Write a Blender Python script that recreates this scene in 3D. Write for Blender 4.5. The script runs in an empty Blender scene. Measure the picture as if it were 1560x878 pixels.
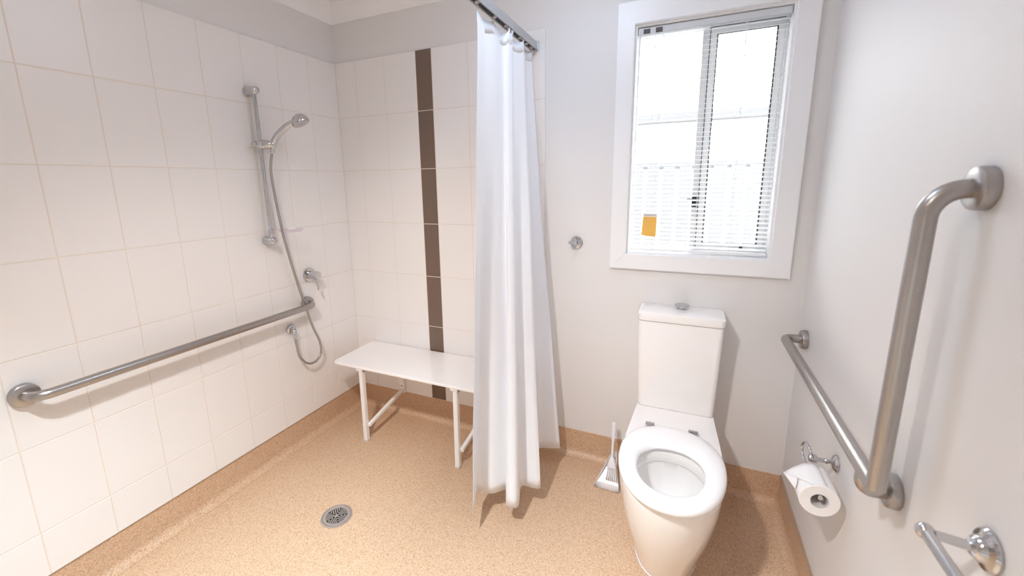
import bpy, bmesh, math, random
from mathutils import Vector, Matrix

PI = math.pi
rnd = random.Random(7)
scene = bpy.context.scene
C = scene.collection

# ------------------------------------------------------------------ camera
FPX, IW, IH = 637.838, 1560.0, 878.0
cam_d = bpy.data.cameras.new('camera')
cam = bpy.data.objects.new('camera', cam_d); C.objects.link(cam)
cam_d.sensor_fit = 'HORIZONTAL'; cam_d.sensor_width = 36.0
cam_d.lens = FPX / IW * 36.0
cam_d.shift_x = (780.0 - 759.825) / IW
cam_d.shift_y = (402.978 - 439.0) / IW
cam_d.clip_start = 0.02
right = Vector((0.9136872, 0.4060911, -0.0163016))
fwd = Vector((-0.4014276, 0.8954751, -0.1923023))
up = Vector((-0.0634945, 0.1822481, 0.9812003))
cam.matrix_world = Matrix(((right.x, up.x, -fwd.x, 1.89772), (right.y, up.y, -fwd.y, -1.97793),
                           (right.z, up.z, -fwd.z, 1.42094), (0, 0, 0, 1)))
cam_d.dof.use_dof = True; cam_d.dof.focus_distance = 2.1; cam_d.dof.aperture_fstop = 3.2
scene.camera = cam

# ------------------------------------------------------------------ world, lamps, exposure
world = bpy.data.worlds.new('overcast_sky'); scene.world = world; world.use_nodes = True
wb = world.node_tree.nodes['Background']
SKY_S = 3.8
SKY_COL = (0.97, 0.99, 1.0)
wb.inputs[0].default_value = (*SKY_COL, 1); wb.inputs[1].default_value = SKY_S
LAMP = (1.22, -1.90)
LAMP_W = 15.5                   # spill of the downlight
LAMP_HOT = 35.0                # its central beam
FILL = (1.46, -0.74)  # unseen fill lamp, added to brighten the room
FILL_COL = (0.68, 0.84, 1.08)
FILL_S = 8.6
LAMP_COL = (1.0, 0.94, 0.90)
TILT = (28.0, 4.0)
HOT_COL = (0.70, 0.90, 1.0)
CEIL = 2.385
por = bpy.data.lights.new('window_portal', 'AREA'); por.shape = 'RECTANGLE'; por.size = 0.57; por.size_y = 0.97
por.cycles.is_portal = True
po = bpy.data.objects.new('window_portal', por); C.objects.link(po)
po.location = (1.937, 0.14, 1.572); po.rotation_euler = (-PI / 2, 0, 0)
vs = scene.view_settings
vs.view_transform = 'Standard'; vs.look = 'None'; vs.gamma = 1.0; vs.use_curve_mapping = False
vs.exposure = 1.17
cy = scene.cycles
cy.use_denoising = True
cy.max_bounces = 14; cy.diffuse_bounces = 8; cy.glossy_bounces = 6; cy.transparent_max_bounces = 16
cy.caustics_reflective = False; cy.caustics_refractive = False
cy.sample_clamp_indirect = 60.0

# ------------------------------------------------------------------ materials
def new_mat(name):
    m = bpy.data.materials.new(name); m.use_nodes = True
    return m, m.node_tree.nodes, m.node_tree.links, m.node_tree.nodes['Principled BSDF']

def pbr(name, col, rough=0.5, metal=0.0, noise=0.0, nscale=40.0, bump=0.0, bscale=200.0, coat=0.0, spec=0.5):
    m, n, l, b = new_mat(name)
    b.inputs['Roughness'].default_value = rough; b.inputs['Metallic'].default_value = metal
    b.inputs['Coat Weight'].default_value = coat; b.inputs['Coat Roughness'].default_value = 0.08
    b.inputs['Specular IOR Level'].default_value = spec
    b.inputs['Base Color'].default_value = (*col, 1)
    tc = n.new('ShaderNodeNewGeometry')
    if noise:
        t = n.new('ShaderNodeTexNoise'); t.inputs['Scale'].default_value = nscale; t.inputs['Detail'].default_value = 4
        l.new(tc.outputs['Position'], t.inputs['Vector'])
        r = n.new('ShaderNodeMapRange'); r.inputs['To Min'].default_value = 1 - noise; r.inputs['To Max'].default_value = 1 + noise
        l.new(t.outputs['Fac'], r.inputs['Value'])
        mx = n.new('ShaderNodeVectorMath'); mx.operation = 'SCALE'; mx.inputs[0].default_value = col
        l.new(r.outputs[0], mx.inputs['Scale']); l.new(mx.outputs[0], b.inputs['Base Color'])
    if bump:
        t = n.new('ShaderNodeTexNoise'); t.inputs['Scale'].default_value = bscale; t.inputs['Detail'].default_value = 2
        l.new(tc.outputs['Position'], t.inputs['Vector'])
        bp = n.new('ShaderNodeBump'); bp.inputs['Strength'].default_value = bump; bp.inputs['Distance'].default_value = 0.002
        l.new(t.outputs['Fac'], bp.inputs['Height']); l.new(bp.outputs[0], b.inputs['Normal'])
    return m

MAT = {}
MAT['paint'] = pbr('grey_white_wall_paint', (0.74, 0.725, 0.72), 0.5, noise=0.012, nscale=6, bump=0.05, bscale=350)
MAT['ceiling'] = pbr('white_ceiling_paint', (0.86, 0.85, 0.86), 0.65, noise=0.01, nscale=5)
MAT['tile'] = pbr('white_satin_tile', (0.82, 0.80, 0.795), 0.32, noise=0.012, nscale=9, bump=0.03, bscale=60)
MAT['brown_tile'] = pbr('brown_tile_glaze', (0.165, 0.112, 0.085), 0.30, noise=0.10, nscale=500)
MAT['grout'] = pbr('cream_grout', (0.76, 0.685, 0.61), 0.85, noise=0.05, nscale=120)
MAT['white_gloss'] = pbr('white_window_paint', (0.84, 0.845, 0.86), 0.35, noise=0.01, nscale=8)
MAT['porcelain'] = pbr('white_porcelain', (0.86, 0.84, 0.83), 0.07, noise=0.006, nscale=5, coat=0.5)
MAT['seat_plastic'] = pbr('white_seat_plastic', (0.87, 0.855, 0.86), 0.16, noise=0.006, nscale=5)
MAT['bench_top'] = pbr('white_bench_laminate', (0.88, 0.86, 0.86), 0.13, noise=0.006, nscale=6)
MAT['white_metal'] = pbr('white_powder_coat', (0.84, 0.82, 0.81), 0.35, noise=0.015, nscale=20)
MAT['white_plastic'] = pbr('white_brush_plastic', (0.70, 0.68, 0.695), 0.3, noise=0.01, nscale=20)
MAT['bristle'] = pbr('white_bristles', (0.78, 0.76, 0.77), 0.6, noise=0.06, nscale=300)
MAT['chrome'] = pbr('polished_chrome', (0.60, 0.60, 0.615), 0.06, 1.0, noise=0.01, nscale=10)
MAT['black'] = pbr('black_plastic', (0.02, 0.02, 0.022), 0.45, noise=0.05, nscale=30)
MAT['gasket'] = pbr('dark_rubber_gasket', (0.035, 0.037, 0.04), 0.7, noise=0.05, nscale=60)
MAT['track'] = pbr('grey_anodised_aluminium', (0.50, 0.51, 0.52), 0.38, 0.65, noise=0.015, nscale=40)
MAT['headrail'] = pbr('grey_headrail_enamel', (0.62, 0.64, 0.66), 0.4, noise=0.01, nscale=30)
MAT['brownclip'] = pbr('dark_blind_mechanism', (0.10, 0.085, 0.08), 0.5, noise=0.1, nscale=300)
MAT['cord'] = pbr('white_cord', (0.72, 0.72, 0.74), 0.8, noise=0.03, nscale=200)
MAT['slat'] = pbr('white_blind_slat', (0.86, 0.87, 0.88), 0.4, noise=0.01, nscale=20)
MAT['tissue'] = pbr('white_tissue_paper', (0.86, 0.85, 0.86), 0.95, noise=0.02, nscale=150, bump=0.25, bscale=500)
MAT['card'] = pbr('cardboard_core', (0.70, 0.67, 0.66), 0.9, noise=0.06, nscale=100)
MAT['door'] = pbr('white_door_paint', (0.74, 0.73, 0.72), 0.4, noise=0.01, nscale=8)
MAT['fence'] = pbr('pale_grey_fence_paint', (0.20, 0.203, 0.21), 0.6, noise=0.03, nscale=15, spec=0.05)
MAT['house'] = pbr('pale_house_cladding', (0.75, 0.75, 0.75), 0.7, noise=0.03, nscale=10)
MAT['roof'] = pbr('light_metal_roof', (0.72, 0.72, 0.73), 0.5, noise=0.03, nscale=10)
MAT['gutter'] = pbr('grey_gutter_paint', (0.17, 0.17, 0.175), 0.5, noise=0.03, nscale=20, spec=0.05)
MAT['ground'] = pbr('pale_gravel', (0.55, 0.53, 0.50), 0.9, noise=0.2, nscale=60, bump=0.3, bscale=120)
MAT['water'] = pbr('still_water', (0.70, 0.70, 0.69), 0.03, noise=0.01, nscale=4)

def steel_mat():
    m, n, l, b = new_mat('brushed_stainless_steel')
    b.inputs['Metallic'].default_value = 1.0; b.inputs['Roughness'].default_value = 0.30
    tc = n.new('ShaderNodeNewGeometry')
    t = n.new('ShaderNodeTexNoise'); t.inputs['Scale'].default_value = 220; t.inputs['Detail'].default_value = 3
    l.new(tc.outputs['Position'], t.inputs['Vector'])
    r = n.new('ShaderNodeMapRange'); r.inputs['To Min'].default_value = 0.22; r.inputs['To Max'].default_value = 0.40
    l.new(t.outputs['Fac'], r.inputs['Value']); l.new(r.outputs[0], b.inputs['Roughness'])
    b.inputs['Base Color'].default_value = (0.43, 0.405, 0.39, 1)
    return m
MAT['steel'] = steel_mat()
MAT['cap'] = pbr('brown_edge_strip', (0.36, 0.25, 0.17), 0.5, noise=0.05, nscale=80)  # thin brown strip along the upper edge of the skirting
MAT['grate'] = pbr('satin_drain_steel', (0.66, 0.62, 0.60), 0.38, 0.9, noise=0.04, nscale=300)

def vinyl_mat():
    m, n, l, b = new_mat('speckled_tan_safety_vinyl')
    tc = n.new('ShaderNodeNewGeometry')
    v = n.new('ShaderNodeTexVoronoi'); v.inputs['Scale'].default_value = 640
    l.new(tc.outputs['Position'], v.inputs['Vector'])
    sep = n.new('ShaderNodeSeparateColor'); l.new(v.outputs['Color'], sep.inputs[0])
    cr = n.new('ShaderNodeValToRGB'); cr.color_ramp.interpolation = 'CONSTANT'
    e = cr.color_ramp.elements
    e[0].position = 0.0; e[0].color = (0.26, 0.14, 0.078, 1)
    e[1].position = 0.12; e[1].color = (0.54, 0.345, 0.215, 1)
    for p, c in ((0.38, (0.61, 0.41, 0.265, 1)), (0.70, (0.66, 0.46, 0.31, 1)), (0.92, (0.74, 0.58, 0.45, 1))):
        k = e.new(p); k.color = c
    l.new(sep.outputs[0], cr.inputs[0])
    n2 = n.new('ShaderNodeTexNoise'); n2.inputs['Scale'].default_value = 90; n2.inputs['Detail'].default_value = 3
    l.new(tc.outputs['Position'], n2.inputs['Vector'])
    r = n.new('ShaderNodeMapRange'); r.inputs['To Min'].default_value = 0.90; r.inputs['To Max'].default_value = 1.10
    l.new(n2.outputs['Fac'], r.inputs['Value'])
    mx = n.new('ShaderNodeVectorMath'); mx.operation = 'SCALE'
    l.new(cr.outputs[0], mx.inputs[0]); l.new(r.outputs[0], mx.inputs['Scale']); l.new(mx.outputs[0], b.inputs['Base Color'])
    b.inputs['Roughness'].default_value = 0.42
    bp = n.new('ShaderNodeBump'); bp.inputs['Strength'].default_value = 0.25; bp.inputs['Distance'].default_value = 0.001
    l.new(v.outputs['Distance'], bp.inputs['Height']); l.new(bp.outputs[0], b.inputs['Normal'])
    return m
MAT['vinyl'] = vinyl_mat()

def curtain_mat():
    m, n, l, b = new_mat('white_translucent_curtain')
    b.inputs['Base Color'].default_value = (0.945, 0.955, 0.985, 1); b.inputs['Roughness'].default_value = 0.5
    tr = n.new('ShaderNodeBsdfTranslucent'); tr.inputs[0].default_value = (0.945, 0.955, 0.985, 1)
    mix = n.new('ShaderNodeMixShader'); mix.inputs[0].default_value = 0.22
    tc = n.new('ShaderNodeNewGeometry'); t = n.new('ShaderNodeTexNoise'); t.inputs['Scale'].default_value = 900
    l.new(tc.outputs['Position'], t.inputs['Vector'])
    bp = n.new('ShaderNodeBump'); bp.inputs['Strength'].default_value = 0.08; bp.inputs['Distance'].default_value = 0.001
    l.new(t.outputs['Fac'], bp.inputs['Height']); l.new(bp.outputs[0], b.inputs['Normal'])
    l.new(b.outputs[0], mix.inputs[1]); l.new(tr.outputs[0], mix.inputs[2])
    l.new(mix.outputs[0], n['Material Output'].inputs[0])
    return m
MAT['curtain'] = curtain_mat()

def clear_mat(name, col, ior, tint, gloss_w=None):
    m, n, l, b = new_mat(name)
    tp = n.new('ShaderNodeBsdfTransparent'); tp.inputs[0].default_value = (*col, 1)
    gl = n.new('ShaderNodeBsdfGlossy'); gl.inputs['Roughness'].default_value = 0.03; gl.inputs[0].default_value = (*tint, 1)
    mix = n.new('ShaderNodeMixShader')
    if gloss_w is None:
        fr = n.new('ShaderNodeLayerWeight'); pw = n.new('ShaderNodeMath'); pw.operation = 'POWER'; pw.inputs[1].default_value = 5.0
        ma = n.new('ShaderNodeMath'); ma.operation = 'MULTIPLY_ADD'; ma.inputs[1].default_value = 0.93; ma.inputs[2].default_value = 0.03
        l.new(fr.outputs['Facing'], pw.inputs[0]); l.new(pw.outputs[0], ma.inputs[0]); l.new(ma.outputs[0], mix.inputs[0])
        fr.inputs['Blend'].default_value = 0.5
    else:
        mix.inputs[0].default_value = gloss_w; gl.inputs['Roughness'].default_value = 0.35
    l.new(tp.outputs[0], mix.inputs[1]); l.new(gl.outputs[0], mix.inputs[2])
    l.new(mix.outputs[0], n['Material Output'].inputs[0])
    return m
MAT['glass'] = clear_mat('clear_window_glass', (0.96, 0.97, 0.97), 1.45, (1, 1, 1))
MAT['clear_plastic'] = clear_mat('clear_lilac_plastic', (0.965, 0.95, 0.975), 1.45, (0.95, 0.94, 1.0), 0.10)

def lamp_mat():
    m, n, l, b = new_mat('lit_lamp_diffuser')
    b.inputs['Emission Color'].default_value = (*LAMP_COL, 1); b.inputs['Emission Strength'].default_value = LAMP_W * 0.4
    b.inputs['Base Color'].default_value = (0.9, 0.9, 0.88, 1)
    return m
MAT['lamp'] = lamp_mat()
MAT['fill_glow'] = lamp_mat(); MAT['fill_glow'].name = 'fill_light_glow'
ob = MAT['fill_glow'].node_tree.nodes['Principled BSDF']
ob.inputs['Emission Color'].default_value = (*FILL_COL, 1); ob.inputs['Emission Strength'].default_value = FILL_S

def sticker_mat():
    m, n, l, b = new_mat('orange_printed_sticker')
    tc = n.new('ShaderNodeNewGeometry'); sx = n.new('ShaderNodeSeparateXYZ'); l.new(tc.outputs['Position'], sx.inputs[0])
    mu = n.new('ShaderNodeMath'); mu.operation = 'MULTIPLY'; mu.inputs[1].default_value = 720; l.new(sx.outputs[2], mu.inputs[0])
    si = n.new('ShaderNodeMath'); si.operation = 'SINE'; l.new(mu.outputs[0], si.inputs[0])
    no = n.new('ShaderNodeTexNoise'); no.inputs['Scale'].default_value = 400; l.new(tc.outputs['Position'], no.inputs['Vector'])
    ad = n.new('ShaderNodeMath'); ad.operation = 'MULTIPLY'; l.new(si.outputs[0], ad.inputs[0]); l.new(no.outputs['Fac'], ad.inputs[1])
    cr = n.new('ShaderNodeValToRGB'); cr.color_ramp.elements[0].color = (0.84, 0.49, 0.10, 1); cr.color_ramp.elements[1].color = (0.68, 0.36, 0.07, 1)
    cr.color_ramp.elements[0].position = 0.3; cr.color_ramp.elements[1].position = 0.55
    l.new(ad.outputs[0], cr.inputs[0]); l.new(cr.outputs[0], b.inputs['Base Color'])
    b.inputs['Roughness'].default_value = 0.5
    return m
MAT['sticker'] = sticker_mat()

# ------------------------------------------------------------------ builders
def finish(name, bm, mat, parent=None, origin=None, smooth=None):
    """one mesh object; vertices are given in world space"""
    bmesh.ops.recalc_face_normals(bm, faces=bm.faces[:])
    o0 = Vector(origin) if origin is not None else Vector((0, 0, 0))
    p = parent
    while p is not None and p.parent is not None: p = p.parent
    if p is not None: o0 = Vector(p.location)
    if o0.length: bmesh.ops.translate(bm, verts=bm.verts[:], vec=-o0)
    me = bpy.data.meshes.new(name); bm.to_mesh(me); bm.free()
    me.materials.append(MAT[mat])
    if smooth:
        me.polygons.foreach_set('use_smooth', [True] * len(me.polygons))
        me.set_sharp_from_angle(angle=math.radians(smooth))
    o = bpy.data.objects.new(name, me); C.objects.link(o)
    if parent is not None: o.parent = parent
    else: o.location = o0
    return o

def tag(o, label, cat, group=None, kind=None):
    o['label'] = label; o['category'] = cat
    if group: o['group'] = group
    if kind: o['kind'] = kind
    return o

def struct(o, label=None, cat=None):
    o['kind'] = 'structure'
    if label: o['label'] = label
    if cat: o['category'] = cat
    return o

def thing(name, label, cat, loc):
    o = bpy.data.objects.new(name, None); C.objects.link(o); o.location = loc
    o.empty_display_size = 0.05
    return tag(o, label, cat)

def add_box(bm, x0, x1, y0, y1, z0, z1, bev=0.0, seg=2):
    r = bmesh.ops.create_cube(bm, size=1.0)
    vs_ = r['verts']
    bmesh.ops.scale(bm, vec=(x1 - x0, y1 - y0, z1 - z0), verts=vs_)
    bmesh.ops.translate(bm, vec=((x0 + x1) / 2, (y0 + y1) / 2, (z0 + z1) / 2), verts=vs_)
    if bev:
        ed = list({e for v in vs_ for e in v.link_edges})
        bmesh.ops.bevel(bm, geom=ed, offset=bev, segments=seg, profile=0.5, affect='EDGES')
    return bm

def box(*a, **k): return add_box(bmesh.new(), *a, **k)

def loft(bm, rings, closed=True, cap0=False, cap1=False):
    vr = [[bm.verts.new(p) for p in r] for r in rings]
    n = len(vr[0])
    for a, b in zip(vr, vr[1:]):
        for i in range(n if closed else n - 1):
            j = (i + 1) % n
            bm.faces.new((a[i], a[j], b[j], b[i]))
    if cap0: bm.faces.new(vr[0][::-1])
    if cap1: bm.faces.new(vr[-1])
    return vr

def sweep(bm, pts, rad, seg=16, cap=True):
    pts = [Vector(p) for p in pts]; n = len(pts)
    rads = rad if isinstance(rad, (list, tuple)) else [rad] * n
    tans = []
    for i in range(n):
        a = pts[max(i - 1, 0)]; b = pts[min(i + 1, n - 1)]
        tans.append((b - a).normalized())
    t = tans[0]
    u = t.orthogonal().normalized()
    rings = []
    for i in range(n):
        if i:
            q = tans[i - 1].rotation_difference(tans[i]); u = q @ u
        u = (u - tans[i] * u.dot(tans[i])).normalized(); w = tans[i].cross(u)
        rings.append([pts[i] + (u * math.cos(2 * PI * k / seg) + w * math.sin(2 * PI * k / seg)) * rads[i] for k in range(seg)])
    loft(bm, rings, True, cap, cap)
    return bm

def round_path(pts, r, seg=8):
    pts = [Vector(p) for p in pts]; out = [pts[0]]
    for a, b, c in zip(pts, pts[1:], pts[2:]):
        d0 = (a - b).normalized(); d1 = (c - b).normalized()
        ang = d0.angle(d1)
        t = min(r / math.tan(ang / 2), (a - b).length * 0.95, (c - b).length * 0.95)
        rr = t * math.tan(ang / 2)
        ctr = b + (d0 + d1).normalized() * (rr / math.sin(ang / 2))
        s = b + d0 * t - ctr; e = b + d1 * t - ctr
        ax = s.cross(e).normalized(); tot = s.angle(e)
        for k in range(seg + 1):
            out.append(ctr + Matrix.Rotation(tot * k / seg, 3, ax) @ s)
    out.append(pts[-1])
    return out

def catmull(pts, sub=6):
    pts = [Vector(p) for p in pts]; out = []
    P = [pts[0] * 2 - pts[1]] + pts + [pts[-1] * 2 - pts[-2]]
    for i in range(1, len(P) - 2):
        p0, p1, p2, p3 = P[i - 1:i + 3]
        for k in range(sub):
            t = k / sub
            out.append(0.5 * ((2 * p1) + (p2 - p0) * t + (2 * p0 - 5 * p1 + 4 * p2 - p3) * t * t + (3 * p1 - p0 - 3 * p2 + p3) * t ** 3))
    out.append(pts[-1]); return out

def lathe(bm, prof, origin, axis, seg=32):
    """prof: (radius, height) pairs; a radius of 0 closes the end"""
    axis = Vector(axis).normalized(); u = axis.orthogonal().normalized(); w = axis.cross(u); o = Vector(origin)
    rings = []
    for r, h in prof:
        rr = max(r, 1e-5)
        rings.append([o + axis * h + (u * math.cos(2 * PI * k / seg) + w * math.sin(2 * PI * k / seg)) * rr for k in range(seg)])
    loft(bm, rings, True, prof[0][0] < 1e-4, prof[-1][0] < 1e-4)
    bmesh.ops.remove_doubles(bm, verts=bm.verts[:], dist=2e-5)
    return bm

def prism(bm, poly, axis, a, b):
    """extrude a 2-D polygon along an axis: 'x' uses (y,z), 'y' uses (x,z), 'z' uses (x,y)"""
    def P(p, t):
        return {'x': (t, p[0], p[1]), 'y': (p[0], t, p[1]), 'z': (p[0], p[1], t)}[axis]
    loft(bm, [[P(p, a) for p in poly], [P(p, b) for p in poly]], True, True, True)
    return bm

# ------------------------------------------------------------------ the room
W, YF = 2.352, -2.75
SK = 0.14
TP = 0.008                     # tile thickness in front of the wall plane
b = box(-0.05, W + 0.05, YF - 0.05, 0.05, -0.08, 0.0)
struct(finish('floor', b, 'vinyl'), 'speckled tan vinyl bathroom floor', 'floor')
b = box(-0.1, W + 0.1, YF - 0.1, 0.12, CEIL, CEIL + 0.08)
struct(finish('ceiling', b, 'ceiling'), 'white flat bathroom ceiling', 'ceiling')

wall_l = struct(finish('wall_left', box(-0.12, 0, YF - 0.1, 0.0, -0.05, CEIL + 0.02), 'paint'), 'shower side wall clad in white tiles', 'wall')
WX0, WX1, WZ0, WZ1 = 1.654, 2.222, 1.088, 2.056           # window opening
b = bmesh.new()
add_box(b, -0.12, WX0, 0, 0.12, -0.05, CEIL + 0.02); add_box(b, WX1, W + 0.12, 0, 0.12, -0.05, CEIL + 0.02)
add_box(b, WX0, WX1, 0, 0.12, -0.05, WZ0); add_box(b, WX0, WX1, 0, 0.12, WZ1, CEIL + 0.02)
wall_b = struct(finish('wall_back', b, 'paint'), 'pale grey wall with the window, half tiled', 'wall')
struct(finish('wall_right', box(W, W + 0.12, YF - 0.1, 0.0, -0.05, CEIL + 0.02), 'paint'), 'plain pale grey wall behind the grab rail', 'wall')
DX0, DX1, DZ = 1.15, 2.05, 2.04
b = bmesh.new()
add_box(b, -0.12, DX0, YF - 0.12, YF, -0.05, CEIL + 0.02); add_box(b, DX1, W + 0.12, YF - 0.12, YF, -0.05, CEIL + 0.02)
add_box(b, DX0, DX1, YF - 0.12, YF, DZ, CEIL + 0.02)
struct(finish('wall_front', b, 'paint'), 'pale grey wall with the door, behind the viewer', 'wall')

# grout beds
finish('grout', box(0.0, 0.0070, YF, 0.0, SK, 2.098), 'grout', wall_l)
TE = 1.2656
finish('grout', box(0.0, TE - 0.002, -0.0070, 0.0, SK, 2.098), 'grout', wall_b)

# tiles: every one an object, alike ones share a mesh
tile_cache = {}
def tile(parent, plane, a0, a1, z0, z1, mat, g=0.0014):
    w_, h_ = a1 - a0 - 2 * g, z1 - z0 - 2 * g
    if w_ < 0.004: return
    key = (plane, round(w_, 4), round(h_, 4), mat)
    if key not in tile_cache:
        if plane == 'L': bm = box(0.001, TP, -w_ / 2, w_ / 2, -h_ / 2, h_ / 2)
        else: bm = box(-w_ / 2, w_ / 2, -TP, -0.001, -h_ / 2, h_ / 2)
        nrm = Vector((1, 0, 0)) if plane == 'L' else Vector((0, -1, 0))
        f = [f_ for f_ in bm.faces if f_.normal.dot(nrm) > 0.9]
        bmesh.ops.bevel(bm, geom=list(f[0].edges), offset=0.0012, segments=1, affect='EDGES')
        bmesh.ops.recalc_face_normals(bm, faces=bm.faces[:])
        me = bpy.data.meshes.new('tile'); bm.to_mesh(me); bm.free(); me.materials.append(MAT[mat])
        tile_cache[key] = me
    o = bpy.data.objects.new('tile', tile_cache[key]); C.objects.link(o); o.parent = parent
    c = (a0 + a1) / 2; z = (z0 + z1) / 2
    o.location = (0, c, z) if plane == 'L' else (c, 0, z)
    if mat == 'brown_tile': o['label'] = 'brown accent tile'
rows = [SK, 0.3, 0.6, 0.9, 1.2, 1.5, 1.8, 2.1]
TW, TY = 0.1866, -1.326
ycols = [TY + k * TW for k in range(-7, 7)]
ycols = [YF] + [y for y in ycols if y > YF + 0.02] + [-TP + 0.0012]
for y0, y1 in zip(ycols, ycols[1:]):
    for z0, z1 in zip(rows, rows[1:]): tile(wall_l, 'L', y0, y1, z0, z1, 'tile')
xcols = [TP - 0.001, 0.1509, 0.3494, 0.5565, 0.6547, 0.8639, 1.064, TE]
for i, (x0, x1) in enumerate(zip(xcols, xcols[1:])):
    for z0, z1 in zip(rows, rows[1:]): tile(wall_b, 'B', x0, x1, z0, z1, 'brown_tile' if i == 3 else 'tile')

# coved vinyl skirting
def cove(r=0.035, t=0.006, h=SK - 0.001):
    pr = [(0, 0), (0, h), (t, h)]
    for k in range(9):
        a = PI + (PI / 2) * k / 8
        pr.append((t + r + r * math.cos(a), 0.0012 + r + r * math.sin(a)))
    pr.append((t + r, 0))
    return pr
prof = cove()
struct(finish('baseboard_left', prism(bmesh.new(), [(p[0], p[1]) for p in prof], 'y', YF, 0.0), 'vinyl', smooth=40), 'tan coved vinyl skirting below the tiled side wall', 'skirting')
finish('edge_strip', box(0.0, 0.0088, YF, -0.0105, SK - 0.0012, SK + 0.0018), 'cap', bpy.data.objects['baseboard_left'])
struct(finish('baseboard_back', prism(bmesh.new(), [(-p[0], p[1]) for p in prof], 'x', 0.0, W), 'vinyl', smooth=40), 'tan coved vinyl skirting below the window wall', 'skirting')
struct(finish('baseboard_right', prism(bmesh.new(), [(W - p[0], p[1]) for p in prof], 'y', YF, 0.0), 'vinyl', smooth=40), 'tan coved vinyl skirting below the grab rail wall', 'skirting')
finish('edge_strip', box(W - 0.0072, W, YF, -0.0105, SK - 0.0012, SK + 0.0012), 'cap', bpy.data.objects['baseboard_right'])
bm = bmesh.new()
prism(bm, [(YF + p[0], p[1]) for p in prof], 'x', 0.0, DX0 - 0.06); prism(bm, [(YF + p[0], p[1]) for p in prof], 'x', DX1 + 0.06, W)
struct(finish('baseboard_front', bm, 'vinyl', smooth=40), 'tan coved vinyl skirting beside the door', 'skirting')

# cornice
def cornice(s=0.08):
    pr = [(0, CEIL + 0.001), (0, CEIL - s), (0.006, CEIL - s)]
    R_ = s - 0.014
    for k in range(9):
        a = PI - (PI / 2) * k / 8
        pr.append((s - 0.006 + R_ * math.cos(a), CEIL - s + 0.006 + R_ * math.sin(a)))
    pr += [(s, CEIL - 0.006), (s, CEIL + 0.001)]
    return pr
cp = cornice()
struct(finish('trim_1', prism(bmesh.new(), cp, 'y', YF, 0.0), 'ceiling', smooth=40), 'white coved cornice above the tiled side wall', 'cornice')
struct(finish('trim_2', prism(bmesh.new(), [(-p[0], p[1]) for p in cp], 'x', 0.0, W), 'ceiling', smooth=40), 'white coved cornice above the window wall', 'cornice')
struct(finish('trim_3', prism(bmesh.new(), [(W - p[0], p[1]) for p in cp], 'y', YF, 0.0), 'ceiling', smooth=40), 'white coved cornice above the grab rail wall', 'cornice')
struct(finish('trim_4', prism(bmesh.new(), [(YF + p[0], p[1]) for p in cp], 'x', 0.0, W), 'ceiling', smooth=40), 'white coved cornice above the door', 'cornice')

# door behind the viewer
d = bpy.data.objects.new('door_1', None); C.objects.link(d); d.location = ((DX0 + DX1) / 2, YF, 0)
struct(d, 'white flush door behind the viewer', 'door')
finish('door_leaf', box(DX0 + 0.03, DX1 - 0.03, YF - 0.06, YF - 0.02, 0.008, DZ - 0.03, bev=0.002), 'door', d)
for x0, x1, z0, z1 in ((DX0 - 0.05, DX0 + 0.028, 0.0, DZ + 0.05), (DX1 - 0.028, DX1 + 0.05, 0.0, DZ + 0.05), (DX0 + 0.028, DX1 - 0.028, DZ - 0.028, DZ + 0.05)):
    finish('door_frame', box(x0, x1, YF - 0.1, YF + 0.015, z0, z1, bev=0.003), 'white_gloss', d)
bm = lathe(bmesh.new(), [(0, 0), (0.026, 0), (0.026, 0.006), (0.010, 0.008), (0.010, 0.045), (0, 0.045)], (DX0 + 0.1, YF - 0.02, 1.0), (0, 1, 0), 20)
sweep(bm, [(DX0 + 0.1, YF + 0.02, 1.0), (DX0 + 0.22, YF + 0.02, 1.0)], 0.008, 10)
finish('door_handle', bm, 'chrome', d, smooth=40)

# ------------------------------------------------------------------ window
wn = bpy.data.objects.new('window_1', None); C.objects.link(wn); wn.location = (1.937, 0, WZ0)
struct(wn, 'white framed sliding bathroom window', 'window')
AX0, AX1, AZ0, AZ1 = 1.586, 2.293, 1.021, 2.142
def arch(poly):
    bm = prism(bmesh.new(), poly, 'y', -0.018, 0.0)
    bmesh.ops.recalc_face_normals(bm, faces=bm.faces[:])
    ed = [e for e in bm.edges if all(abs(v.co.y + 0.018) < 1e-5 for v in e.verts)]
    bmesh.ops.bevel(bm, geom=ed, offset=0.0025, segments=2, affect='EDGES')
    return bm
i0, i1, j0, j1 = WX0 + 0.002, WX1 - 0.002, WZ0 + 0.002, WZ1 - 0.002
for poly in ([(AX0, AZ0), (i0, j0), (i0, j1), (AX0, AZ1)], [(AX1, AZ0), (AX1, AZ1), (i1, j1), (i1, j0)],
             [(AX0, AZ1), (i0, j1), (i1, j1), (AX1, AZ1)], [(AX0, AZ0), (AX1, AZ0), (i1, j0), (i0, j0)]):
    finish('architrave', arch(poly), 'white_gloss', wn)
# reveal lining
for a in ((WX0, WX0 + 0.010, WZ0, WZ1), (WX1 - 0.010, WX1, WZ0, WZ1), (WX0 + 0.010, WX1 - 0.010, WZ1 - 0.010, WZ1), (WX0 + 0.010, WX1 - 0.010, WZ0, WZ0 + 0.010)):
    finish('reveal', box(a[0], a[1], 0.0005, 0.075, a[2], a[3]), 'white_gloss', wn)
FX0, FX1, FZ0, FZ1 = WX0 + 0.004, WX1 - 0.004, WZ0 + 0.004, WZ1 - 0.004
for a in ((FX0, FX0 + 0.012, FZ0, FZ1), (FX1 - 0.016, FX1, FZ0, FZ1), (FX0 + 0.012, FX1 - 0.016, FZ1 - 0.024, FZ1), (FX0 + 0.012, FX1 - 0.016, FZ0, FZ0 + 0.020)):
    finish('window_frame', box(a[0], a[1], 0.076, 0.118, a[2], a[3], bev=0.002), 'white_gloss', wn)
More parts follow.
